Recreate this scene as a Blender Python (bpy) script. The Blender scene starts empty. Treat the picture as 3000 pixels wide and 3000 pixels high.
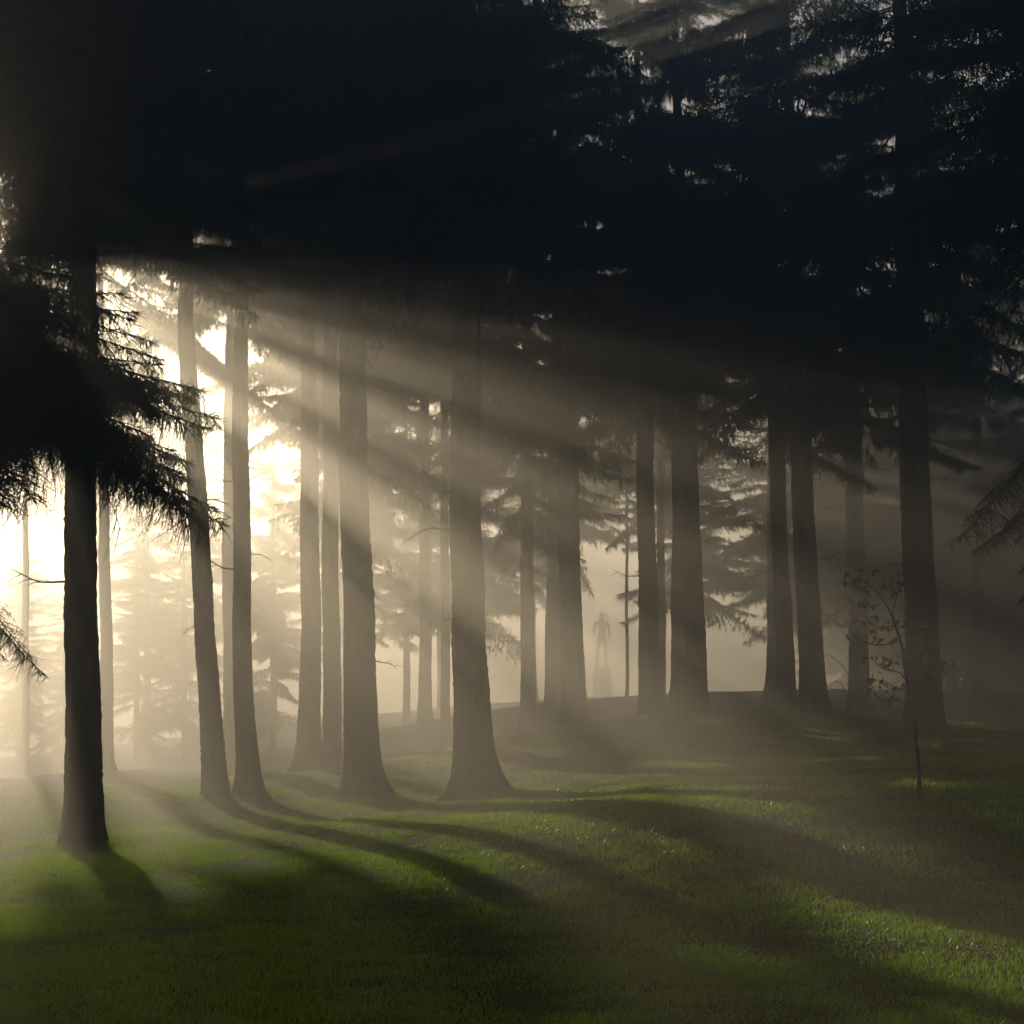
import bpy, math, random
import numpy as np
from mathutils import Vector, Matrix
R = math.radians
S = bpy.context.scene
COL = S.collection

# ------------------------------------------------------------------ camera, sky, sun, exposure
EYE = 1.75
F = 4121.0                       # focal length in pixels of a 3000 px frame (40 degree view)
PITCH = math.atan((2174 - 1500) / F)
cd = bpy.data.cameras.new('camera'); cam = bpy.data.objects.new('camera', cd); COL.objects.link(cam)
cd.sensor_width = 36; cd.lens = F * 36 / 3000; cd.clip_start = 0.1; cd.clip_end = 3000
cam.location = (0, 0, EYE); cam.rotation_euler = (R(90) + PITCH, 0, 0)
S.camera = cam

def pdir(px, py):
    a = (px - 1500) / F; b = (1500 - py) / F
    return np.array([a, math.cos(PITCH) - b * math.sin(PITCH), math.sin(PITCH) + b * math.cos(PITCH)])
def at(px, py, Y):
    d = pdir(px, py); return np.array([0, 0, EYE]) + d * (Y / d[1])

sd = pdir(8, 728); sd = sd / np.linalg.norm(sd)
SUN_EL = math.asin(sd[2]); SUN_AZ = math.atan2(sd[0], sd[1])     # azimuth from +Y towards +X
w = bpy.data.worlds.new("World"); S.world = w; w.use_nodes = True
nt = w.node_tree; nt.nodes.clear()
sky = nt.nodes.new('ShaderNodeTexSky'); sky.sky_type = 'NISHITA'; sky.sun_disc = False
sky.sun_elevation = SUN_EL; sky.sun_rotation = SUN_AZ
sky.air_density = 0.35; sky.dust_density = 0.0; sky.ozone_density = 1.2
bg = nt.nodes.new('ShaderNodeBackground'); bg.inputs[1].default_value = 0.05
wo = nt.nodes.new('ShaderNodeOutputWorld')
nt.links.new(sky.outputs[0], bg.inputs[0]); nt.links.new(bg.outputs[0], wo.inputs[0])

sl = bpy.data.lights.new('sun', 'SUN'); sl.energy = 5.0; sl.angle = R(0.5); sl.color = (1.0, 0.91, 0.80)
so = bpy.data.objects.new('sun', sl); COL.objects.link(so)
so.rotation_euler = Vector(sd).to_track_quat('Z', 'Y').to_euler(); so.location = (-30, 60, 60)
S.view_settings.view_transform = 'Standard'; S.view_settings.look = 'None'
S.view_settings.gamma = 1; S.view_settings.use_curve_mapping = False
S.view_settings.exposure = 1.9
HAZE_DENSITY = 0.019; HAZE_G = 0.62
cy = S.cycles
cy.max_bounces = 4; cy.diffuse_bounces = 2; cy.glossy_bounces = 1; cy.transmission_bounces = 3
cy.volume_bounces = 0; cy.transparent_max_bounces = 8
cy.use_denoising = True; cy.denoiser = 'OPENIMAGEDENOISE'
cy.use_adaptive_sampling = False
cy.caustics_reflective = False; cy.caustics_refractive = False

# ------------------------------------------------------------------ helpers
def tag(o, label=None, cat=None, group=None, kind=None):
    if label: o['label'] = label
    if cat: o['category'] = cat
    if group: o['group'] = group
    if kind: o['kind'] = kind
    return o
def link(o, parent=None):
    COL.objects.link(o)
    if parent is not None: o.parent = parent
    return o
def empty(name, loc):
    o = bpy.data.objects.new(name, None); o.location = loc; o.empty_display_size = .5
    return link(o)
def mesh_from(name, verts, faces, mat, smooth=False):
    """verts (N,3), faces (M,k)."""
    verts = np.ascontiguousarray(verts, dtype=np.float32); faces = np.ascontiguousarray(faces, dtype=np.int32)
    m = bpy.data.meshes.new(name); k = faces.shape[1]; n = len(faces)
    m.vertices.add(len(verts)); m.vertices.foreach_set('co', verts.ravel())
    m.loops.add(n * k); m.loops.foreach_set('vertex_index', faces.ravel())
    m.polygons.add(n); m.polygons.foreach_set('loop_start', np.arange(0, n * k, k, dtype=np.int32))
    if smooth: m.polygons.foreach_set('use_smooth', np.ones(n, dtype=bool))
    m.update(calc_edges=True); m.materials.append(mat)
    return m
def tri_mesh(name, T, mat):
    T = np.concatenate([t.reshape(-1, 3, 3) for t in T]) if isinstance(T, list) else T
    return mesh_from(name, T.reshape(-1, 3), np.arange(len(T) * 3).reshape(-1, 3), mat)
def obj(name, me, parent=None, loc=(0, 0, 0)):
    o = bpy.data.objects.new(name, me); o.location = loc
    return link(o, parent)

def frame_of(d):
    d = d / (np.linalg.norm(d, axis=-1, keepdims=True) + 1e-9)
    up = np.zeros_like(d); up[..., 2] = 1.0
    flat = np.abs(d[..., 2]) > .95
    up[flat] = (1, 0, 0)
    a = np.cross(d, up); a /= np.linalg.norm(a, axis=-1, keepdims=True) + 1e-9
    b = np.cross(a, d)
    return d, a, b
def tube_tris(P, rad, n=4):
    """thin tube along polyline P (k,3) with radii (k,), returned as triangles"""
    P = np.asarray(P, float); rad = np.asarray(rad, float)
    D = np.gradient(P, axis=0); _, a, b = frame_of(D)
    th = np.arange(n) * 2 * math.pi / n
    ring = P[:, None, :] + rad[:, None, None] * (np.cos(th)[None, :, None] * a[:, None, :] + np.sin(th)[None, :, None] * b[:, None, :])
    A = ring[:-1]; B = ring[1:]; A2 = np.roll(A, -1, axis=1); B2 = np.roll(B, -1, axis=1)
    return np.concatenate([np.stack([A, A2, B2], axis=2).reshape(-1, 3, 3), np.stack([A, B2, B], axis=2).reshape(-1, 3, 3)])
def spikes(P0, D, L, W, rng):
    """one slim triangle per twig: root P0, direction D, length L, width W"""
    d, a, b = frame_of(D)
    ph = rng.uniform(0, 2 * math.pi, len(P0))[:, None]
    s = np.cos(ph) * a + np.sin(ph) * b
    L = L[:, None]; W = W[:, None]
    base = P0
    return np.stack([base - s * W * .5, base + s * W * .5, base + d * L], axis=1)

def noise1(rng, x, octaves=4, base=1.0):
    y = np.zeros_like(x)
    for k in range(octaves):
        f = base * 2 ** k
        y += np.sin(x * f * rng.uniform(.8, 1.25) + rng.uniform(0, 6.28)) / 2 ** k
    return y

# ------------------------------------------------------------------ materials
def mat_new(name):
    m = bpy.data.materials.new(name); m.use_nodes = True; m.node_tree.nodes.clear()
    out = m.node_tree.nodes.new('ShaderNodeOutputMaterial'); return m, m.node_tree, out
def ramp(t, fac, stops):
    r = t.nodes.new('ShaderNodeValToRGB'); t.links.new(fac, r.inputs[0])
    e = r.color_ramp.elements
    e[0].position, e[0].color = stops[0][0], (*stops[0][1], 1)
    e[1].position, e[1].color = stops[-1][0], (*stops[-1][1], 1)
    for p, c in stops[1:-1]:
        q = e.new(p); q.color = (*c, 1)
    return r
def noise(t, scale, detail=4, coord='Object', mapping=None):
    tc = t.nodes.new('ShaderNodeTexCoord'); n = t.nodes.new('ShaderNodeTexNoise')
    n.inputs['Scale'].default_value = scale; n.inputs['Detail'].default_value = detail
    src = tc.outputs[coord]
    if mapping:
        mp = t.nodes.new('ShaderNodeMapping'); mp.inputs['Scale'].default_value = mapping
        t.links.new(src, mp.inputs[0]); src = mp.outputs[0]
    t.links.new(src, n.inputs['Vector']); return n

def leafy(name, stops, transl, tcol, scale=.9, rough=.7):
    m, t, out = mat_new(name)
    n = noise(t, scale, 3)
    r = ramp(t, n.outputs[0], stops)
    p = t.nodes.new('ShaderNodeBsdfPrincipled'); p.inputs['Roughness'].default_value = rough
    p.inputs['Specular IOR Level'].default_value = .25
    t.links.new(r.outputs[0], p.inputs['Base Color'])
    tr = t.nodes.new('ShaderNodeBsdfTranslucent'); tr.inputs[0].default_value = (*tcol, 1)
    mx = t.nodes.new('ShaderNodeMixShader'); mx.inputs[0].default_value = transl
    t.links.new(p.outputs[0], mx.inputs[1]); t.links.new(tr.outputs[0], mx.inputs[2])
    t.links.new(mx.outputs[0], out.inputs[0]); return m
M_NEEDLE = leafy('spruce_needles', [(.3, (.018, .026, .012)), (.7, (.045, .06, .022))], .3, (.09, .11, .03))
M_GRASS = leafy('lawn_grass', [(.25, (.010, .014, .004)), (.5, (.017, .024, .005)), (.75, (.034, .030, .014))], .55, (.26, .40, .010), scale=1.3, rough=.35)
M_LEAF = leafy('oak_leaves', [(.3, (.09, .06, .03)), (.7, (.2, .14, .06))], .4, (.15, .09, .03), scale=3)

def bark(name, c0, c1, sc=1.0):
    m, t, out = mat_new(name)
    n = noise(t, 9 * sc, 6, mapping=(1, 1, .22)); v = noise(t, 1.2, 3)
    r = ramp(t, n.outputs[0], [(.3, c0), (.7, c1)])
    mixc = t.nodes.new('ShaderNodeMixRGB'); mixc.blend_type = 'MULTIPLY'; mixc.inputs[0].default_value = .5
    rv = ramp(t, v.outputs[0], [(.3, (.6, .62, .5)), (.7, (1, 1, 1))])
    t.links.new(r.outputs[0], mixc.inputs[1]); t.links.new(rv.outputs[0], mixc.inputs[2])
    p = t.nodes.new('ShaderNodeBsdfPrincipled'); p.inputs['Roughness'].default_value = .9
    p.inputs['Specular IOR Level'].default_value = .2
    b = t.nodes.new('ShaderNodeBump'); b.inputs['Strength'].default_value = .8; b.inputs['Distance'].default_value = .03
    t.links.new(n.outputs[0], b.inputs['Height']); t.links.new(b.outputs[0], p.inputs['Normal'])
    t.links.new(mixc.outputs[0], p.inputs['Base Color']); t.links.new(p.outputs[0], out.inputs[0]); return m
M_BARK = bark('spruce_bark', (.035, .026, .018), (.12, .09, .065))
M_TWIG = bark('sapling_bark', (.03, .025, .02), (.07, .055, .04), 3)
M_STONE = bark('monument_stone', (.2, .19, .17), (.36, .34, .31), .4)
M_BRONZE = bark('monument_bronze', (.08, .09, .075), (.16, .17, .14), .5)

m, t, out = mat_new('lawn_soil')
n1 = noise(t, .35, 5, 'Object'); n2 = noise(t, 18, 6, 'Object')
r1 = ramp(t, n1.outputs[0], [(.35, (.012, .018, .006)), (.6, (.018, .024, .008)), (.8, (.028, .024, .014))])
r2 = ramp(t, n2.outputs[0], [(.3, (.35, .35, .35)), (.7, (1, 1, 1))])
mx = t.nodes.new('ShaderNodeMixRGB'); mx.blend_type = 'MULTIPLY'; mx.inputs[0].default_value = .8
t.links.new(r1.outputs[0], mx.inputs[1]); t.links.new(r2.outputs[0], mx.inputs[2])
p = t.nodes.new('ShaderNodeBsdfPrincipled'); p.inputs['Roughness'].default_value = .95; p.inputs['Specular IOR Level'].default_value = .1
b = t.nodes.new('ShaderNodeBump'); b.inputs['Strength'].default_value = 1; b.inputs['Distance'].default_value = .06
t.links.new(n2.outputs[0], b.inputs['Height']); t.links.new(b.outputs[0], p.inputs['Normal'])
t.links.new(mx.outputs[0], p.inputs['Base Color']); t.links.new(p.outputs[0], out.inputs[0])
M_GROUND = m

# ------------------------------------------------------------------ terrain
_tp = [(245, 2475, 27), (625, 2335, 36), (745, 2340, 36), (1070, 2335, 34), (1420, 2325, 31), (1680, 2120, 48),
       (1765, 2045, 130), (1905, 2100, 46), (2040, 2080, 46), (2305, 2090, 46), (2385, 2090, 43), (2520, 2085, 50),
       (2705, 2150, 36), (2697, 2345, 17), (315, 2262, 55), (905, 2260, 45), (0, 2262, 90), (3000, 2135, 45), (1200, 2215, 60),
       (600, 2235, 80), (1350, 2110, 65)]
ctrl = [at(*q) for q in _tp]
ctrl += [np.array(q, float) for q in [(0, 0, 0), (-4, 9, -.03), (4, 9, .1), (0, 14, .12), (5, 14, .45), (-8, 0, 0), (8, 0, .25), (0, -12, 0),
         (-7, 15, -.18), (22, 20, 1.0), (-30, 25, -1), (-60, 60, -2), (60, 60, 3), (-12, 110, 3.6), (-60, 130, -1), (60, 120, 4.5), (30, -10, .5), (-30, -10, -.5)]]
ctrl = np.array(ctrl)
def _U(r2): return np.where(r2 > 1e-9, .5 * r2 * np.log(r2 + 1e-12), 0.)
_n = len(ctrl); _X = ctrl[:, :2] / 20
_K = _U(((_X[:, None] - _X[None]) ** 2).sum(-1)) + np.eye(_n) * .004
_P = np.c_[np.ones(_n), _X]
_sol = np.linalg.solve(np.block([[_K, _P], [_P.T, np.zeros((3, 3))]]), np.r_[ctrl[:, 2], 0, 0, 0])
def hgt(x, y):
    x = np.asarray(x, float); y = np.asarray(y, float); shp = x.shape
    q = np.c_[x.ravel(), y.ravel()]
    # beyond the mapped area the land levels off
    c = np.c_[np.clip(q[:, 0], -70, 70), np.clip(q[:, 1], -14, 130)] / 20
    h = np.empty(len(c))
    for i in range(0, len(c), 20000):
        cc = c[i:i + 20000]
        h[i:i + 20000] = _U(((cc[:, None] - _X[None]) ** 2).sum(-1)) @ _sol[:_n] + _sol[_n] + cc @ _sol[_n + 1:]
    X, Y = q[:, 0], q[:, 1]
    h += .035 * np.sin(X * .9 + 1.3 * np.sin(Y * .35)) * np.cos(Y * .6 + .4) + .02 * np.sin(X * 2.3 + Y * 1.1)
    return h.reshape(shp)
def graded(a, b, c, d, n1, n2, n3):
    return np.unique(np.r_[np.linspace(a, b, n1), np.linspace(b, c, n2), np.linspace(c, d, n3)])
gx = graded(-260, -22, 26, 260, 60, 200, 60); gy = graded(-40, 5, 60, 420, 14, 230, 110)
GX, GY = np.meshgrid(gx, gy, indexing='ij'); GZ = hgt(GX, GY)
nx, ny = GX.shape; I = np.arange(nx * ny).reshape(nx, ny)
fa = np.stack([I[:-1, :-1], I[1:, :-1], I[1:, 1:], I[:-1, 1:]], -1).reshape(-1, 4)
g = obj('ground', mesh_from('ground', np.stack([GX, GY, GZ], -1).reshape(-1, 3), fa, M_GROUND, True)); g['kind'] = 'structure'

# ------------------------------------------------------------------ haze
m, t, out = mat_new('haze')
pv = t.nodes.new('ShaderNodeVolumePrincipled'); pv.inputs['Density'].default_value = HAZE_DENSITY
pv.inputs['Color'].default_value = (1.0, .87, .63, 1); pv.inputs['Anisotropy'].default_value = HAZE_G
t.links.new(pv.outputs[0], out.inputs['Volume'])
try: m.cycles.volume_sampling = 'DISTANCE'; m.cycles.homogeneous_volume = True
except Exception: pass
zlo, zhi = float(GZ.min()) - 1.5, 32.5
bv = np.array([(x, y, z) for x in (-262, 262) for y in (-42, 422) for z in (zlo, zhi)])
bf = np.array([(0, 1, 3, 2), (4, 6, 7, 5), (0, 4, 5, 1), (2, 3, 7, 6), (0, 2, 6, 4), (1, 5, 7, 3)])
hz = obj('haze', mesh_from('haze', bv, bf, m)); tag(hz, 'pale morning haze filling the grove', None, None, 'stuff')

# ------------------------------------------------------------------ spruce limbs
def limb(rng, L=4.0, droop=.9, fine=False, dens=1.0, w=.034):
    """one drooping spruce limb along +X with side branches and hanging twigs (triangles)"""
    out = []
    k = 16; s = np.linspace(0, 1, k)
    def axis(s):
        s = np.asarray(s)
        z = .05 * L * s - droop * s ** 2 * 1.0 + .55 * droop * np.clip(s - .6, 0, 1) ** 2 / .16 * .4
        y = wob * np.sin(s * 3.1 + ph) - wob * math.sin(ph)
        return np.stack([s * L, y, z], -1)
    wob = rng.uniform(-.12, .12) * L * .5; ph = rng.uniform(0, 6)
    P = axis(s)
    out.append(tube_tris(P, np.linspace(.030, .006, k) * (L / 4) ** .5, 4))
    ss = np.arange(.10, .995, (.075 if not fine else .055) / L / dens ** .5) + rng.uniform(-.004, .004)
    tw0, twd, twl = [], [], []
    for i, si in enumerate(ss):
        for side in (-1, 1):
            if rng.random() < .12: continue
            l2 = L * .26 * min(1, (si + .12) * 2.6) * (1.08 - si) ** .75 * rng.uniform(.35, 1.3) + .08
            p0 = axis(si)
            ang = R(rng.uniform(30, 85)) * side
            d0 = np.array([math.cos(ang), math.sin(ang), rng.uniform(-.25, .12)])
            kk = 6; q = np.linspace(0, 1, kk)
            sag = rng.uniform(.15, .5) * l2
            P2 = p0 + d0 * (q * l2)[:, None] + np.array([.2, 0, -1]) * (sag * q ** 2)[:, None]
            out.append(tube_tris(P2, np.linspace(.009, .003, kk), 3))
            m = max(3, int(l2 / (.036 if not fine else .045) * dens))
            u = rng.uniform(.05, 1, m)
            T0 = np.stack([np.interp(u, q, P2[:, j]) for j in range(3)], -1)
            hp = rng.uniform(.25, .85); lf = rng.uniform(.5, 1.25)
            hang = rng.random(m) < hp
            D = np.where(hang[:, None],
                         np.stack([rng.normal(.12, .32, m), rng.normal(0, .32, m), -np.ones(m)], -1),
                         d0 + rng.normal(0, .55, (m, 3)))
            Lt = np.where(hang, rng.uniform(.12, .55, m), rng.uniform(.08, .24, m)) * (.75 + .35 * (1 - si)) * lf
            tw0.append(T0); twd.append(D); twl.append(Lt)
    T0 = np.concatenate(tw0); D = np.concatenate(twd); Lt = np.concatenate(twl)
    # tip shoot
    e = axis(np.array([.97, 1.0])); m = 26
    T0 = np.r_[T0, e[0] + (e[1] - e[0]) * rng.uniform(0, 1.5, (m, 1))]
    D = np.r_[D, (e[1] - e[0]) / np.linalg.norm(e[1] - e[0]) + rng.normal(0, .5, (m, 3))]; Lt = np.r_[Lt, rng.uniform(.06, .16, m)]
    if not fine:
        out.append(spikes(T0, D, Lt, rng.uniform(.7, 1.3, len(T0)) * w, rng))
        # ragged second spike gives each twig an uneven side
        o = rng.random(len(T0)) < .6
        d = D[o] / np.linalg.norm(D[o], axis=1, keepdims=True)
        out.append(spikes(T0[o] + d * (Lt[o] * .35)[:, None], D[o] + rng.normal(0, .5, (o.sum(), 3)), Lt[o] * .45, np.full(o.sum(), w * .7), rng))
    else:
        out.append(spikes(T0, D, Lt, np.full(len(T0), .010), rng))
        d = D / np.linalg.norm(D, axis=1, keepdims=True)
        nn = np.maximum(4, (Lt / .013).astype(int)); idx = np.repeat(np.arange(len(T0)), nn)
        u = rng.uniform(0, 1, len(idx))
        N0 = T0[idx] + d[idx] * (u * Lt[idx])[:, None]
        ND = d[idx] * .9 + rng.normal(0, .75, (len(idx), 3))
        out.append(spikes(N0, ND, rng.uniform(.014, .026, len(idx)), np.full(len(idx), .0045), rng))
    return np.concatenate([o.reshape(-1, 3, 3) for o in out])

def place(T, az, pitch, scale, p, roll=0.):
    Mx = np.array((Matrix.Rotation(az, 3, 'Z') @ Matrix.Rotation(-pitch, 3, 'Y') @ Matrix.Rotation(roll, 3, 'X')))
    return ((T.reshape(-1, 3) * scale) @ Mx.T + np.asarray(p)).reshape(-1, 3, 3)

_rng = np.random.default_rng(11)
LIMBS = [limb(_rng, 4.0, _rng.uniform(.7, 1.5)) for _ in range(5)]
LIMB_F = [limb(_rng, 3.2, _rng.uniform(.6, 1.1), fine=True) for _ in range(3)]

def crown_tris(seed, base, top, rad, step=.42, per=5, low_rag=2.0, skip=.06, power=2.8, trim=None, thin=.28):
    """crown in tree coordinates: limbs in loose whorls around the z axis"""
    rng = np.random.default_rng(seed); out = []
    z = base
    while z < top:
        f = (z - base) / (top - base)
        L = rad * (1 - f ** power) + .35
        rag = min(1, .35 + (z - base) / low_rag)
        for j in range(per):
            if rng.random() > rag or rng.random() < skip + thin * max(0, f - .2): continue
            az = rng.uniform(0, 2 * math.pi); l = L * rng.uniform(.68, 1.12)
            pt = R(rng.uniform(-24, 12) + 24 * f)
            zz = z + rng.uniform(-.2, .2)
            if trim and trim(az, zz): continue
            T = LIMBS[rng.integers(len(LIMBS))]
            out.append(place(T, az, pt, l / 4.0, (0, 0, zz), R(rng.uniform(-35, 35))))
        z += step * rng.uniform(.8, 1.2)
    out.append(tube_tris(np.array([(0, 0, top - 1.), (0, 0, top + .6)]), [.04, .01], 4))
    return np.concatenate(out)

def trunk_mesh(name, seed, path, rads, flare=.9, rings_per_m=9, seg=44, root_dir=None):
    """path: list of (z, dx, dy) ; rads: list of (z, r). root flare at the base, rough bark outline."""
    rng = np.random.default_rng(seed)
    pz = np.array(path, float); rz = np.array(rads, float)
    top = pz[-1, 0]
    zs = np.r_[np.linspace(-.45, 1.6, 34), np.arange(1.6 + 1 / rings_per_m, min(top, 14), 1 / rings_per_m), np.linspace(min(top, 14) + .3, top, 40)]
    zs = np.unique(zs)
    th = np.arange(seg) * 2 * math.pi / seg
    x0 = np.interp(zs, pz[:, 0], pz[:, 1]); y0 = np.interp(zs, pz[:, 0], pz[:, 2])
    x0 += .02 * np.sin(zs * .9 + rng.uniform(0, 6)); r0 = np.interp(zs, rz[:, 0], rz[:, 1])
    TH, Z = np.meshgrid(th, zs)
    lobes = sum(rng.uniform(.3, 1) * np.cos(k * (TH - rng.uniform(0, 6.28))) for k in (2, 3, 5, 7)) / 2.2
    if root_dir is not None: lobes = lobes + 1.1 * np.maximum(0, np.cos(TH - root_dir)) ** 3
    fl = np.exp(-np.clip(Z + .1, 0, 99) / .38) * flare
    rr = r0[:, None] * (1 + fl * (.55 + .55 * lobes) + flare * np.exp(-np.clip(Z, 0, 99) / 1.25) * (.24 + .08 * lobes))
    # bark: vertical plates and horizontal breaks
    amp = .010 + .012 * r0[:, None]
    b = sum(np.sin(TH * k + 1.5 * np.sin(Z * rng.uniform(1.2, 3)) + rng.uniform(0, 6)) for k in (11, 17)) * .4
    b = b + rng.normal(0, .55, Z.shape) + .8 * np.sin(Z * 2.1 + 2 * np.cos(TH + rng.uniform(0, 6)) + rng.uniform(0, 6)) * np.cos(Z * .7)
    rr = rr + amp * b * 1.15
    V = np.stack([x0[:, None] + rr * np.cos(TH), y0[:, None] + rr * np.sin(TH), Z], -1).reshape(-1, 3)
    n, m_ = Z.shape; I = np.arange(n * m_).reshape(n, m_); I2 = np.roll(I, -1, axis=1)
    faces = np.stack([I[:-1], I2[:-1], I2[1:], I[1:]], -1).reshape(-1, 4)
    return mesh_from(name, V, faces, M_BARK, True)

# ---- shared crowns (each is copied to several trees)
CROWN_DEFS = {                # base, top, radius, step, per, skip
    'a': (12.8, 28.5, 4.3, .48, 5, .14), 'b': (12.3, 28, 4.0, .46, 5, .06), 'c': (9.0, 28.5, 4.0, .50, 5, .27),
    'd': (9.0, 27, 4.3, .50, 5, .22), 'e': (9.5, 28.5, 4.2, .50, 5, .25), 'f': (14.8, 28, 3.8, .48, 5, .14), 's': (15.7, 28.5, 4.0, .48, 5, .14),
    'g': (13.8, 28.5, 4.2, .48, 5, .14), 'h': (21.5, 23.8, 3.3, .30, 9, .02), 'i': (21.2, 23.3, 3.0, .28, 9, .0), 'p': (16, 30.2, 4.7, .46, 6, .04), 'j': (10.6, 28, 3.3, .5, 5, .12),
    'A': (12.0, 28, 4.3, .42, 7, .03), 'v': (20.4, 28.5, 4.0, .42, 6, .03),
    'q': (14.5, 29, 4.4, .48, 5, .10), 'z': (5.0, 23.5, 3.6, .55, 5, .2), 'n': (11.5, 27, 2.7, .6, 4, .25), 'k': (.9, 20, 4.2, .55, 6, .05), 'l': (4.8, 21, 4.3, .5, 5, .12)}
CROWNS = {}
def crown(key):
    if key not in CROWNS:
        b_, t_, r_, st, pe, sk = CROWN_DEFS[key]
        tr = (lambda az, zz: math.cos(az) < -.6 and zz < 12.6) if key == 'A' else None
        CROWNS[key] = tri_mesh('crown', crown_tris(hash_(key), b_, t_, r_, st, pe, .3 if key in 'hi' else 2.2, sk, trim=tr, thin=.15 if key in 'qjdhivA' else .3, power={'i': 1.6, 'p': 6.0}.get(key, 2.8)), M_NEEDLE)
    return CROWNS[key]
def hash_(k): return sum(ord(c) * 17 for c in k)

def tree(label, base_px, Y, width_px, up, crown_key, flare=.9, seed=0, group=None, rot=None, root_dir=None, top=None, cs=1.0, name='spruce_tree', cat='spruce tree', ht=None, taper=.55):
    """base_px: pixel of the trunk foot; up: pixels (px, py) on the trunk axis above; width_px: trunk width at about 2 m"""
    bx = at(base_px[0], base_px[1], Y); x, y = bx[0], bx[1]; z = float(hgt(x, y))
    root = empty(name, (x, y, z)); tag(root, label, cat, group)
    path = [(-.5, 0, 0), (0, 0, 0)]
    for (px, py) in up:
        q = at(px, py, Y); path.append((q[2] - z, q[0] - x, 0))
    H = top or (CROWN_DEFS[crown_key][1] * cs if crown_key else 25)
    (z1, x1, _), (z2, x2, _) = path[-2], path[-1]
    sl_ = np.clip((x2 - x1) / max(z2 - z1, .1), -.04, .04)
    if H > z2: path.append((H, x2 + sl_ * (H - z2), 0))
    r = width_px / F * Y / 2
    tm = trunk_mesh('trunk', 100 + seed, path, [(-1, r), (2, r), (10, r * .86), (H * .6, r * taper), (H, .03)], flare, root_dir=root_dir)
    obj('trunk', tm, root)
    if group == FRONT:
        rr_ = np.random.default_rng(500 + seed)
        for _ in range(6):
            zz = rr_.uniform(3.2, 11.5); az = rr_.uniform(0, 2 * math.pi); rad_ = r * .82
            dx = float(np.interp(zz, [p_[0] for p_ in path], [p_[1] for p_ in path]))
            db = obj('dead_branch', STUBS[rr_.integers(len(STUBS))], root, (dx + math.cos(az) * rad_, math.sin(az) * rad_, zz))
            db.rotation_euler = (0, 0, az); db.scale = (rr_.uniform(.4, 1.3),) * 3
    if crown_key:
        c = obj('crown', crown(crown_key), root)
        zc = CROWN_DEFS[crown_key][0] + 3
        c.location = (float(np.interp(zc, [p[0] for p in path], [p[1] for p in path])), 0, 0)
        c.rotation_euler = (0, 0, seed * 1.7 if rot is None else rot); c.scale = (cs, cs, cs)
    return root

STUBS = []
for k_ in range(5):
    q_ = np.linspace(0, 1, 7); P_ = np.stack([q_ * .9 - .05, .1 * np.sin(q_ * 4 + k_), .18 * q_ ** 2 * (1 if k_ % 2 else -1.4) + .03 * np.sin(q_ * 7 + k_)], -1)
    T_ = [tube_tris(P_, np.linspace(.022, .006, 7), 5)]
    for h_ in (2, 3, 4, 5):
        e_ = P_[h_] + np.array([.22, .16 * (-1) ** h_, -.05 * h_ + .1 * (k_ % 3)])
        T_.append(tube_tris(np.stack([P_[h_], (P_[h_] + e_) / 2 + [0, 0, .02], e_]), np.array([.008, .006, .003]), 4))
    STUBS.append(tri_mesh('dead_branch', np.concatenate(T_), M_TWIG))
FRONT = 'tall spruces of the grove'
BACK = 'hazy spruces at the back of the grove'
tree('nearest thick spruce trunk at far left behind the dark hanging boughs', (245, 2475), 27, 96, [(238, 1900), (238, 1400), (242, 800)], 'A', 1.0, 1, FRONT, rot=0)
tree('leaning pale trunk right of the nearest spruce, widening to shared roots', (628, 2335), 36, 60, [(612, 2000), (580, 1500), (545, 950)], 'f', 1.1, 2, FRONT)
tree('slim straight trunk close beside the leaning pale trunk', (730, 2340), 36.5, 54, [(712, 2000), (706, 1500), (706, 900)], 'f', 1.2, 3, FRONT, rot=4, root_dir=0)
tree('faint wide trunk directly behind the slim straight trunk', (700, 2300), 49, 84, [(690, 1600), (688, 900)], 's', .6, 4, BACK)
tree('pale left trunk of the trio in the left middle of the grove', (905, 2275), 45.5, 60, [(910, 1900), (908, 1500), (905, 1200)], 's', .9, 5, BACK, root_dir=3.1)
tree('middle trunk of the trio, a bright slit on its right side', (972, 2270), 43, 52, [(972, 1900), (968, 1600), (968, 1200)], 's', .3, 6, BACK, rot=2)
tree('darkest right trunk of the trio crossed by slanting beams', (1066, 2335), 34, 92, [(1052, 1900), (1040, 1500), (1028, 900)], 'g', .9, 7, FRONT, root_dir=0)
tree('broad central trunk with a root spreading to the right', (1395, 2330), 31, 98, [(1372, 1900), (1366, 1500), (1362, 900)], 'a', 1.3, 8, FRONT, rot=1, root_dir=0)
tree('thin ghostly trunk just left of the broad central trunk', (1306, 2230), 56, 26, [(1305, 1900), (1303, 1500)], 'g', .4, 9, BACK)
tree('pale slender trunk first to the right of the broad central trunk', (1546, 2085), 56, 42, [(1546, 1900), (1544, 1500)], 'd', .9, 10, BACK, rot=1)
tree('faint trunk overlapped by a darker trunk left of the statue', (1622, 2100), 58, 48, [(1622, 1900), (1625, 1500)], 'n', 1.2, 11, BACK, root_dir=3.1)
tree('trunk immediately left of the misty statue', (1682, 2125), 48, 66, [(1676, 1900), (1668, 1600), (1660, 1200)], 'c', .8, 12, FRONT)
tree('pole thin trunk between the statue and the next spruce', (1837, 2050), 70, 9, [(1837, 1900), (1836, 1500)], 'n', .5, 13, BACK, cs=.85)
tree('straight trunk right of the pole thin trunk', (1906, 2110), 46, 56, [(1900, 1900), (1893, 1500), (1885, 1100)], 'e', .8, 14, FRONT, rot=2.5)
tree('narrow faint trunk in the gap between two darker trunks right of centre', (1938, 2060), 62, 24, [(1938, 1900), (1936, 1500)], 'n', .8, 15, BACK, rot=3)
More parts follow.
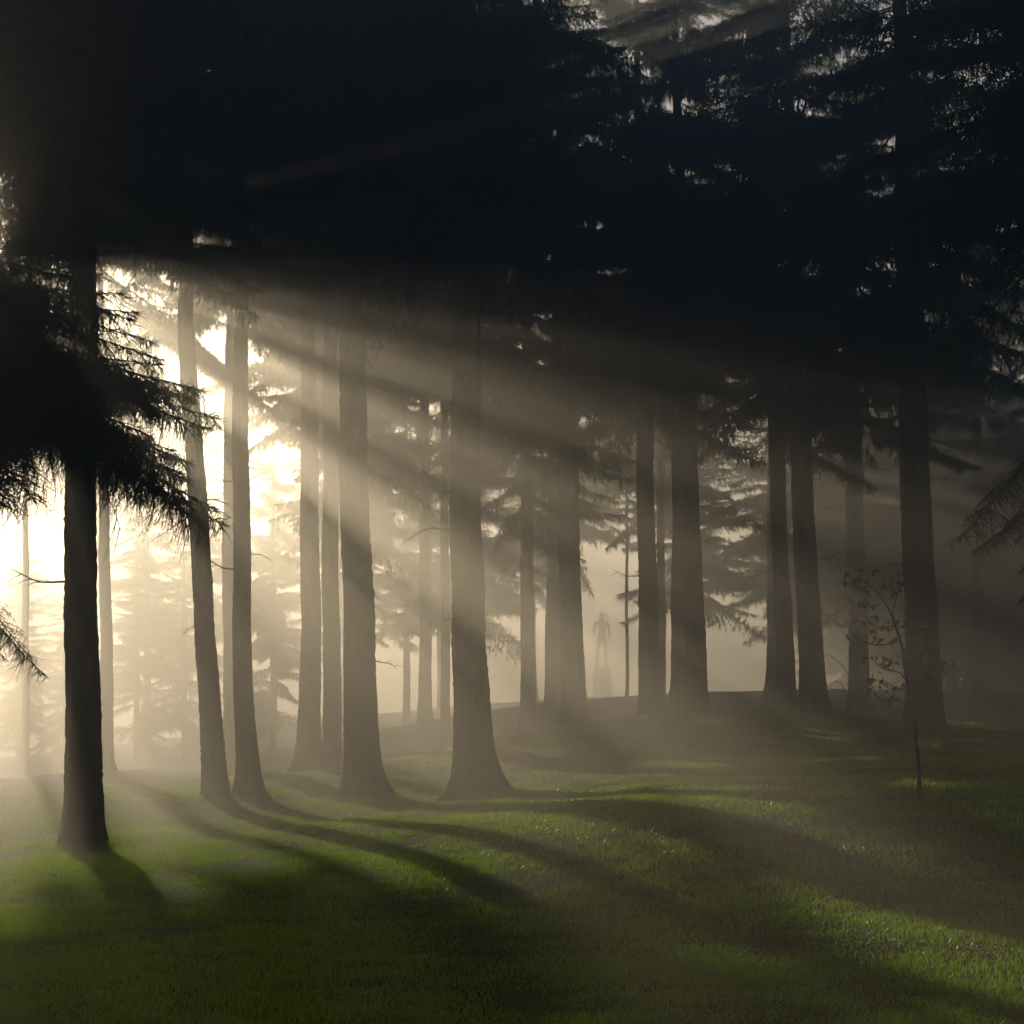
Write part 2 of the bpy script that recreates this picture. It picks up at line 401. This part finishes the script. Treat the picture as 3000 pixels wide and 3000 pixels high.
tree('pale trunk half hidden by the thicker trunk at the left side of the bright gap', (1992, 2070), 52, 48, [(1992, 1900), (1990, 1500)], 'n', 1.0, 16, BACK, root_dir=3.1)
tree('thick trunk bordering the brightest misty gap on its left', (2040, 2095), 45, 60, [(2036, 1900), (2026, 1600), (2010, 1100)], 'a', .9, 17, FRONT, rot=3)
tree('pale trunk with a curved flare bordering the brightest gap on its right', (2268, 2075), 54, 40, [(2268, 1900), (2266, 1500)], 'n', 1.6, 18, BACK, root_dir=3.14)
tree('slim dark trunk left of its thicker twin, right of the brightest gap', (2306, 2100), 46, 50, [(2298, 1900), (2285, 1600), (2272, 1200)], 'c', .7, 19, FRONT, rot=4)
tree('thicker twin trunk next to the slim dark one, twigs at its right', (2385, 2100), 43, 68, [(2374, 1900), (2358, 1600), (2340, 1100)], 'e', 1.0, 20, FRONT, rot=5)
tree('paler trunk between the twin trunks and the sapling', (2522, 2090), 50, 54, [(2516, 1900), (2506, 1600), (2500, 1200)], 'e', 1.0, 21, FRONT, rot=2)
tree('largest dark trunk at the right behind the sapling', (2712, 2160), 36, 92, [(2704, 1950), (2690, 1650), (2672, 1100), (2662, 800)], 'e', .9, 22, FRONT, rot=.6)
vet = tree('washed out trunk just right of the nearest spruce, with added shade casting boughs', (312, 2262), 56, 36, [(312, 1900), (302, 1400), (293, 900)], 'v', .9, 23, BACK, root_dir=0)
def sunspace(u, v, D):
    X_, Y_ = u * math.cos(SUN_AZ) + D * math.sin(SUN_AZ), -u * math.sin(SUN_AZ) + D * math.cos(SUN_AZ)
    return np.array([X_, Y_, (v + EYE * math.cos(SUN_EL) + D * math.sin(SUN_EL)) / math.cos(SUN_EL)])
vb = np.array(vet.location)
_r = np.random.default_rng(77)
for (z0, u_, v_, D_) in [(20.3, 9.5, -1.75, 57), (20.0, 10.5, -3.0, 59), (17.6, 7.6, -6.6, 58.5), (17.9, 7.2, -6.0, 57.6), (19.2, 11.6, -5.9, 59), (17.0, 9.0, -6.6, 58.8), (19.4, 11.2, -5.0, 58), (19.0, 9.0, -4.3, 56.5), (19.8, 10.5, -4.9, 60)]:  # boughs added along the sun's path to cast dark bands between beams
    tip = sunspace(u_, v_, D_) - vb; p0 = np.array([-.3, 0, z0]); d = tip - p0; L_ = float(np.linalg.norm(d))
    T_ = LIMBS[_r.integers(5)].reshape(-1, 3).copy(); T_[:, 1] *= .8; T_[:, 2] *= .8 if abs(v_ + 5) < 1.2 and u_ > 8 else .45
    obj('bough', tri_mesh('bough', place(T_, math.atan2(d[1], d[0]), math.asin(d[2] / L_) + .12, L_ / 4, p0, .1), M_NEEDLE), vet)


# trees at the back of the grove
_b = [(1056, 2150, 68, 26, 'd', .95), (1372, 2100, 74, 26, 'l', .9), (1903, 1990, 70, 26, 'c', 1.0), (1668, 1990, 88, 24, 'd', 1.0),
      (2034, 1960, 84, 24, 'l', 1.0), (2306, 1960, 86, 24, 'l', 1.05), (2388, 1960, 95, 24, 'l', 1.05), (2522, 1960, 90, 24, 'l', 1.05), (2700, 2020, 72, 26, 'l', 1.05),
      (2690, 1960, 100, 20, 'k', 1.0), (2830, 1960, 86, 20, 'k', 1.0), (2960, 1960, 98, 20, 'k', 1.05), (3080, 1960, 90, 20, 'k', 1.0), (2480, 1960, 120, 20, 'k', 1.1),
      (2600, 1960, 112, 20, 'k', 1.05), (2890, 1960, 114, 20, 'k', 1.1), (1560, 1960, 108, 24, 'd', 1.0), (3200, 1960, 76, 30, 'l', 1.0), (2868, 2060, 58, 36, 'c', 1.0), (3030, 2070, 66, 36, 'd', 1.0), (2790, 2050, 82, 24, 'd', 1.0)]
for i, (px, py, Y, wd, ck, cs) in enumerate(_b):
    tree('dim spruce lost in the haze behind the front trunks', (px, py), Y, wd, [(px - 4, 1500)], ck, .8, 40 + i, 'dim spruces lost in the haze behind', cs=cs)
for i, (px, Y, cs, lab) in enumerate([(430, 98, .98, 'sparse far spruce showing sky through its boughs beside the leaning trunk'), (590, 104, 1.02, 'sparse far spruce behind the slim straight trunk'),
        (800, 96, 1.03, 'sparse far spruce in the opening left of the trio'), (1010, 100, 1.05, 'sparse far spruce behind the trio of trunks'), (1190, 92, 1.05, 'sparse far spruce in the opening left of the broad central trunk'), (1290, 105, 1.1, 'sparse far spruce hidden by the broad central trunk')]):
    tree(lab, (px, 2240), Y, 20, [(px, 1500)], 'z', .6, 90 + i, 'sparse far spruces with sky between their boughs', cs=cs)
tree('added spruce hidden behind the broad central trunk, its crown blocking high sun', (1374, 2230), 43, 60, [(1370, 1800), (1368, 1300)], 'p', .6, 140, BACK)  # added tree, its crown closes a sun leak above the central trunk
# low trees in the bright clearing at the left
CROWN_DEFS['y'] = (1.0, 13.5, 2.6, .5, 5, .05)
for i, (lab, px, Y, cs) in enumerate([('small pointed conifer glowing white at the left edge', 55, 105, 1.15), ('pale conifer between the nearest trunk and the leaning trunk', 400, 92, 1.0),
                     ('pale conifer partly behind the leaning trunk', 540, 86, 1.05), ('pale bushy conifer left of the trio of trunks', 800, 82, 1.0), ('faint conifer behind the nearest trunk', 190, 100, .95)]):
    tree(lab, (px, 2255), Y, 16, [(px, 1900)], 'y', .5, 60 + i, 'young conifers in the bright clearing', cs=cs, taper=.4, name='young_conifer', cat='conifer')

# added back row trees, placed to block sun leaking between the crowns
for i, (lab, u, D, ck, cs) in enumerate([('added back row spruce shading the haze and lawn at the right', 13.6, 52, 'j', 1.0), ('added sun blocking spruce behind the broad central trunk', 22.6, 65, 'q', 1.05),
        ('added sun blocking spruce behind the bright misty gap', 33.0, 62, 'q', 1.0), ('added sun blocking spruce behind the pale left trunk of the trio', 13.4, 60, 'q', 1.0), ('added sun blocking spruce behind the darkest trunk of the trio', 15.4, 58.5, 'p', 1.0), ('added sun blocking spruce behind the ghostly slender trunk', 19.5, 63, 'p', 1.0)]):
    X_, Y_ = u * math.cos(SUN_AZ) + D * math.sin(SUN_AZ), -u * math.sin(SUN_AZ) + D * math.cos(SUN_AZ)
    k_ = F / Y_; tree(lab, (1500 + X_ * k_, 2150), Y_, 36, [(1500 + X_ * k_, 1500)], ck, .9, 120 + i, BACK, cs=cs)
# unseen trees added round the viewpoint to keep sky light off the haze
for i, (x_, y_, cs) in enumerate([(-10.5, 8, 1.1), (9.5, 8, 1.1), (13.5, 18, 1.0), (-8, -3, 1.1), (8.5, -4, 1.1), (0, -8, 1.1), (-16, 19, 1.0)]):
    k_ = F / y_ if y_ > 0 else 0
    lab = 'added unseen spruce near the viewpoint, shading the scene from the sky'
    z_ = float(hgt(x_, y_)); r_ = empty('spruce_tree', (x_, y_, z_)); tag(r_, lab, 'spruce tree', 'added unseen shade spruces round the viewpoint')
    obj('trunk', trunk_mesh('trunk', 300 + i, [(-.5, 0, 0), (26, 0, 0)], [(-1, .33), (2, .33), (10, .28), (26, .03)]), r_)
    c_ = obj('crown', crown('d'), r_); c_.scale = (cs,) * 3; c_.rotation_euler = (0, 0, i * 1.1)
# added far trees, their high crowns shaped to shade the foreground lawn
for i, (lab, u, D) in enumerate([('added far spruce shading the lawn, leftmost under the sun', -1.4, 74), ('added far spruce shading the lawn, middle one under the sun', 2.2, 76),
                                 ('added far spruce shading the lawn, nearest the bluish sky gap', 4.6, 74)]):
    X_, Y_ = u * math.cos(SUN_AZ) + D * math.sin(SUN_AZ), -u * math.sin(SUN_AZ) + D * math.cos(SUN_AZ)
    k_ = F / Y_ ; tree(lab, (1500 + X_ * k_, 2250), Y_, 22, [(1500 + X_ * k_, 1500)], 'h' if i < 2 else 'i', .7, 80 + i, cs=1.0, group='added far spruces shading the lawn')

# ------------------------------------------------------------------ near tree left of the frame whose boughs hang into view
def bough_tree(name, label, cat, px, Y, boughs, crown_spec, seed, width, group=None, extra=3):
    bx = at(px, 2500, Y); x, y = bx[0], bx[1]; z = float(hgt(x, y))
    root = empty(name, (x, y, z)); tag(root, label, cat, group)
    obj('trunk', trunk_mesh('trunk', seed, [(-.5, 0, 0), (0, 0, 0), (24, 0, 0)], [(-1, width), (2, width), (10, width * .85), (24, .05)]), root)
    rng = np.random.default_rng(seed)
    c = crown_tris(seed, *crown_spec) if crown_spec else None
    if c is not None: obj('crown', tri_mesh('crown', c, M_NEEDLE), root)
    full = []
    for (z0, tx, ty, dY, k) in boughs:
        full.append((z0, tx, ty, dY, k))
        for _ in range(extra): full.append((z0 + rng.uniform(-.5, .4), tx - rng.uniform(30, 190), ty + rng.uniform(-170, 5), dY + rng.uniform(-1.1, 1.1), int(rng.integers(3))))
    for (z0, tx, ty, dY, k) in full:
        tip = at(tx, ty, Y + dY) - np.array([x, y, z]); p0 = np.array([0, 0, z0])
        d = tip - p0; Lh = math.hypot(d[0], d[1]); T = LIMB_F[k % len(LIMB_F)]
        L = np.linalg.norm(d)
        # the limb's own tip lies about .45 m under its chord
        az = math.atan2(d[1], d[0]); pt = math.atan2(d[2] + .38 * L / 3.2, Lh)
        obj('bough', tri_mesh('bough', place(T, az, pt, L / 3.2, p0, R(rng.uniform(-12, 12))), M_NEEDLE), root)
    return root
B = [(8.9, 470, 1030, .3, 0), (9.4, 400, 940, -.8, 1), (8.3, 490, 1150, 0, 2), (8.2, 600, 1235, -.3, 1), (7.8, 560, 1340, .2, 0), (7.5, 655, 1530, .1, 2), (7.7, 635, 1475, -.4, 1), (8.1, 630, 1230, .4, 2),
     (8.4, 420, 1180, 1.3, 2), (8.6, 300, 1060, -1.6, 0), (8.3, 330, 1190, -1.5, 1), (7.1, 130, 1430, -2.2, 0),
     (8.8, 200, 920, 1.8, 2), (7.0, 60, 1470, -2.6, 1), (9.0, 100, 1000, -2.6, 0), (8.2, 90, 1180, 2.6, 2), (7.8, 250, 1190, 2.0, 0),
     (8.6, 350, 1100, .4, 1), (7.9, 450, 1250, -.7, 0), (8.3, 230, 1120, -.2, 2), (7.6, 120, 1250, -.6, 1), (7.4, 560, 1450, -.2, 0), (7.5, 430, 1290, .6, 1), (4.9, 135, 1960, 1.0, 2)]
bough_tree('spruce_tree', 'near spruce outside the left edge whose black boughs hang into view', 'spruce tree', -330, 21, B,
           (11.7, 27, 4.0, .40, 6, 1.2, .04), 7, .36)
B2 = [(5.6, 2972, 1640, 0, 0), (6.0, 2985, 1560, -.5, 1), (5.2, 2978, 1740, .2, 2)]
bough_tree('spruce_tree', 'dark spruce outside the right edge with drooping boughs reaching in', 'spruce tree', 3330, 24, B2,
           (9, 25, 3.8, .42, 6, 2, .04), 9, .35, extra=1)

# ------------------------------------------------------------------ sapling
def px_tube(pts, r0, r1, Y, dep=(0, 0), n=6, sub=6, seed=0):
    rng = np.random.default_rng(seed)
    k = len(pts); P = np.array([at(a, b, Y + dep[0] + (dep[1] - dep[0]) * i / (k - 1)) for i, (a, b) in enumerate(pts)])
    q = np.linspace(0, k - 1, (k - 1) * sub + 1)
    # Catmull-like smoothing by interpolation + light averaging
    Q = np.stack([np.interp(q, np.arange(k), P[:, j]) for j in range(3)], -1)
    for _ in range(3): Q[1:-1] = (Q[:-2] + 2 * Q[1:-1] + Q[2:]) / 4
    Q[1:-1] += rng.normal(0, .003, Q[1:-1].shape)
    return Q, tube_tris(Q, np.linspace(r0, r1, len(Q)), n)
SY = 17.0
sb = at(2697, 2345, SY); sz = float(hgt(sb[0], sb[1])); sap = empty('sapling', (sb[0], sb[1], sz))
tag(sap, 'slender bare sapling with a few withered leaves in front of the largest right trunk', 'sapling')
off = np.array([sb[0], sb[1], sz])
zpx = 2697, 2352
_, T = px_tube([zpx, (2692, 2250), (2680, 2120), (2668, 2050), (2655, 1990), (2645, 1900), (2625, 1835), (2612, 1800)], .026, .016, SY, seed=1)
obj('trunk', tri_mesh('trunk', T - off, M_TWIG), sap)
branches = [([(2612, 1800), (2590, 1760), (2565, 1730), (2545, 1715), (2530, 1700), (2520, 1696)], .012, (0, .2)),
            ([(2615, 1800), (2622, 1770), (2630, 1735), (2650, 1710), (2662, 1692)], .010, (0, -.2)),
            ([(2618, 1825), (2612, 1850), (2590, 1840), (2565, 1838), (2545, 1822), (2540, 1808)], .008, (0, .3)),
            ([(2625, 1882), (2600, 1888), (2570, 1892), (2540, 1885), (2520, 1873), (2498, 1862)], .009, (0, -.3)),
            ([(2652, 1990), (2640, 1972), (2615, 1966), (2590, 1962), (2570, 1945), (2550, 1925)], .010, (0, .25)),
            ([(2662, 2056), (2640, 2054), (2610, 2052), (2585, 2055), (2568, 2040)], .010, (0, -.1)),
            ([(2655, 2012), (2640, 2018), (2610, 2020), (2590, 2008), (2582, 1998)], .007, (0, .3)),
            ([(2550, 1730), (2530, 1738), (2505, 1725), (2480, 1708)], .006, (0, .15)),
            ([(2573, 1770), (2560, 1780), (2540, 1780), (2522, 1768)], .006, (0, -.15)),
            ([(2632, 1738), (2615, 1735), (2600, 1722), (2588, 1712)], .005, (0, .1)),
            ([(2668, 2050), (2690, 2030), (2710, 2000), (2740, 1985), (2760, 1975)], .009, (0, .2)),
            ([(2655, 1985), (2670, 1960), (2700, 1920), (2720, 1895), (2735, 1880)], .009, (0, -.3)),
            ([(2625, 1870), (2650, 1862), (2675, 1860), (2700, 1845)], .007, (0, .2)),
            ([(2655, 1995), (2690, 2000), (2725, 1990), (2755, 1970), (2760, 1930)], .008, (0, -.4)),
            ([(2617, 1845), (2640, 1840), (2665, 1832)], .005, (0, .3))]
rs = np.random.default_rng(5); LV = []
for i, (pts, r0, dep) in enumerate(branches):
    Q, T = px_tube(pts, r0 * .85, .004, SY, dep, 5, seed=10 + i); tt = [T]
    for _ in range(11):
        j = rs.integers(len(Q) // 3, len(Q)); d = rs.normal(0, 1, 3); d[2] = abs(d[2]) * .8; d /= np.linalg.norm(d)
        l = rs.uniform(.06, .22); P = Q[j] + d * np.linspace(0, l, 4)[:, None] + rs.normal(0, .008, (4, 3)); P[0] = Q[j]
        tt.append(tube_tris(P, np.linspace(.0045, .0028, 4), 3))
        if rs.random() < .62:
            c = P[-1]; mm = rs.integers(1, 5)
            for _ in range(mm):
                a = rs.normal(0, 1, 3); a[2] -= .8; a /= np.linalg.norm(a); bb = np.cross(a, rs.normal(0, 1, 3)); bb /= np.linalg.norm(bb)
                ll = rs.uniform(.05, .11); ww = ll * .3; nn_ = np.cross(a, bb) * ww * .4
                LV.append(np.array([[c, c + a * ll * .5 + bb * ww, c + a * ll * .55 + nn_], [c + a * ll * .5 + bb * ww, c + a * ll, c + a * ll * .55 + nn_],
                                    [c, c + a * ll * .55 + nn_, c + a * ll * .45 - bb * ww], [c + a * ll * .55 + nn_, c + a * ll, c + a * ll * .45 - bb * ww]]))
    obj('branch', tri_mesh('branch', np.concatenate(tt) - off, M_TWIG), sap)
obj('foliage', tri_mesh('foliage', np.concatenate(LV) - off, M_LEAF), sap)

# bare twigs beside the twin trunks
SY = 44.5; tb = at(2492, 2088, SY); tz = float(hgt(tb[0], tb[1])); off = np.array([tb[0], tb[1], tz])
tt = []
for i, pts in enumerate([[(2492, 2092), (2486, 2050), (2478, 2030), (2460, 2020), (2438, 2018), (2420, 2005)], [(2492, 2092), (2470, 2048), (2450, 2052), (2435, 2060)],
                         [(2488, 2060), (2490, 1990), (2470, 1950), (2440, 1925), (2418, 1915)], [(2480, 2033), (2460, 1995), (2432, 2000)]]):
    tt.append(px_tube(pts, .016, .006, SY, (0, .4), 4, seed=70 + i)[1])
ds = obj('bare_shrub', tri_mesh('bare_shrub', np.concatenate(tt) - off, M_TWIG), loc=off)
tag(ds, 'bare twiggy shrub in the gap beside the thicker twin trunk', 'shrub')

# ------------------------------------------------------------------ monument
MY = 165.0; mb = at(1765, 2047, MY); mz = float(hgt(mb[0], mb[1])); mon = empty('statue_monument', (mb[0], mb[1], mz))
tag(mon, 'misty stone pedestal with a standing statue seen between two trunks', 'monument')
U = MY / F
def block(name, steps, mat, parent, z0=0):
    """square stepped block: list of (z, half width)"""
    V = []; Fc = []
    for (z, h) in steps:
        c = h * .06
        V += [(-h + c, -h, z), (h - c, -h, z), (h, -h + c, z), (h, h - c, z), (h - c, h, z), (-h + c, h, z), (-h, h - c, z), (-h, -h + c, z)]
    n = len(steps)
    for k in range(n - 1):
        for j in range(8): a = k * 8 + j; b_ = k * 8 + (j + 1) % 8; Fc.append((a, b_, b_ + 8, a + 8))
    me = bpy.data.meshes.new(name); me.from_pydata(V, [], Fc + [tuple(range(7, -1, -1)), tuple(range((n - 1) * 8, n * 8))]); me.materials.append(mat)
    return obj(name, me, parent)
block('plinth', [(-.3, 38 * U), (13 * U, 38 * U), (17 * U, 31 * U), (22 * U, 30 * U)], M_STONE, mon)
block('pedestal', [(22 * U, 28 * U), (85 * U, 24 * U), (87 * U, 27 * U), (95 * U, 28 * U), (98 * U, 23 * U), (112 * U, 22 * U)], M_STONE, mon)
sk = bpy.data.meshes.new('statue_figure')
z0 = 112 * U; hh = 165 * U
J = [(0, 0, .52), (0, 0, .62), (0, 0, .80), (0, 0, .86), (0, -.01, .91), (0, -.01, .985),
     (.055, 0, .50), (.065, -.01, .27), (.07, 0, .03), (.075, -.05, .012), (-.055, 0, .50), (-.075, .01, .27), (-.085, .02, .03), (-.09, -.03, .012),
     (.10, 0, .80), (.135, -.01, .65), (.12, -.06, .52), (-.10, 0, .80), (-.15, .01, .66), (-.11, -.07, .60)]
Ed = [(0, 1), (1, 2), (2, 3), (3, 4), (4, 5), (0, 6), (6, 7), (7, 8), (8, 9), (0, 10), (10, 11), (11, 12), (12, 13), (2, 14), (14, 15), (15, 16), (2, 17), (17, 18), (18, 19)]
Rd = [.075, .07, .085, .035, .05, .045, .06, .04, .028, .025, .06, .04, .028, .025, .045, .032, .026, .045, .032, .026]
sk.from_pydata([(a * hh, b_ * hh, c * hh + z0) for a, b_, c in J], Ed, [])
fig = obj('statue_figure', sk, mon); sm = fig.modifiers.new('skin', 'SKIN'); sm.use_smooth_shade = True
for v, r in zip(sk.skin_vertices[0].data if sk.skin_vertices else [], Rd): v.radius = (r * hh, r * hh * .85)
fig.modifiers.new('subdivision', 'SUBSURF').levels = 2; sk.materials.append(M_BRONZE)

# ------------------------------------------------------------------ grass and fallen leaves
rg = np.random.default_rng(3)
def scatter(n, y0, y1, bias=1.0):
    u = rg.uniform(0, 1, n); y = y0 * (y1 / y0) ** (u ** bias); x = (rg.uniform(-.56, .56, n)) * y
    return x, y
x, y = scatter(900000, 6.5, 46)
pn = np.sin(x * 1.7 + 1.9 * np.sin(y * 1.1)) * np.sin(y * 1.3 + 1.4 * np.sin(x * .9 + 2)) + .6 * np.sin(x * 4.3 + y * 2.1 + 2 * np.sin(y * 3.1)) * np.sin(y * 3.7 - x * 1.2)
ok = rg.uniform(-1.3, 1.3, len(x)) < pn + .75; x, y, pn = x[ok], y[ok], pn[ok]; NB = len(x)
z = hgt(x, y)
cl = .5 + .5 * np.sin(x * 5.1 + 2 * np.sin(y * 3.3)) * np.sin(y * 4.7 + 1.5 * np.sin(x * 2.9))
hgt_b = rg.uniform(.014, .048, NB) * (.6 + .5 * cl + .3 * np.clip(pn, -1, 1.2)) * (1 + y / 60)
lean = rg.normal(0, .55, (NB, 2))
wd = rg.uniform(.004, .008, NB) * (1 + y / 18)
a = rg.uniform(0, math.pi, NB); sx, sy_ = np.cos(a) * wd * .5, np.sin(a) * wd * .5
# longer tufts left by the mower round the trunks
tx_, ty_, th_ = [], [], []
for o_ in list(COL.objects):
    if o_.type == 'EMPTY' and o_.get('group') == FRONT:
        n_ = 2600; a_ = rg.uniform(0, 2 * math.pi, n_); q_ = rg.normal(.78, .16, n_) + .12 * np.sin(3 * a_ + o_.location.x) + .08 * np.sin(7 * a_)
        tx_.append(o_.location.x + q_ * np.cos(a_)); ty_.append(o_.location.y + q_ * np.sin(a_)); th_.append(rg.uniform(.04, .16, n_) * (.5 + .5 * np.sin(5 * a_ + o_.location.y) ** 2))
tx_, ty_, th_ = map(np.concatenate, (tx_, ty_, th_)); n_ = len(tx_)
x, y = np.r_[x, tx_], np.r_[y, ty_]; z = np.r_[z, hgt(tx_, ty_)]; hgt_b = np.r_[hgt_b, th_]; lean = np.r_[lean, rg.normal(0, .35, (n_, 2))]
a_ = rg.uniform(0, math.pi, n_); w_ = rg.uniform(.012, .024, n_) * .5; sx = np.r_[sx, np.cos(a_) * w_]; sy_ = np.r_[sy_, np.sin(a_) * w_]; NB = len(x)
P0 = np.stack([x, y, z - .005], -1); sv = np.stack([sx, sy_, np.zeros(NB)], -1)
tipv = P0 + np.stack([lean[:, 0] * hgt_b, lean[:, 1] * hgt_b, hgt_b + .005], -1)
go = obj('grass', tri_mesh('grass', np.stack([P0 - sv, P0 + sv, tipv], 1), M_GRASS)); tag(go, 'short damp lawn grass under the spruces', 'grass', None, 'stuff')
NL = 900
x, y = scatter(NL, 7, 34)
for o_ in list(COL.objects):
    if o_.type == 'EMPTY' and o_.get('group') == FRONT and o_.location.y < 38:
        a_ = rg.uniform(0, 6.283, 160); q_ = rg.gamma(2.2, .6, 160) + .5; x = np.r_[x, o_.location.x + q_ * np.cos(a_)]; y = np.r_[y, o_.location.y + q_ * np.sin(a_)]
NL = len(x); z = hgt(x, y) + rg.uniform(.02, .045, NL)
c = np.stack([x, y, z], -1); d1 = rg.normal(0, 1, (NL, 3)); d1[:, 2] *= .35; d1 /= np.linalg.norm(d1, axis=1, keepdims=True)
d2 = np.cross(d1, np.array([0, 0, 1.]) + rg.normal(0, .3, (NL, 3))); d2 /= np.linalg.norm(d2, axis=1, keepdims=True)
ll = rg.uniform(.015, .038, NL)[:, None]
T = np.concatenate([np.stack([c - d1 * ll, c + d2 * ll * .6, c + d1 * ll], 1), np.stack([c - d1 * ll, c + d1 * ll, c - d2 * ll * .6 + [0, 0, .008]], 1)])
lo = obj('fallen_leaves', tri_mesh('fallen_leaves', T, M_LEAF)); tag(lo, 'small fallen leaves scattered over the lawn', 'leaves', None, 'stuff')
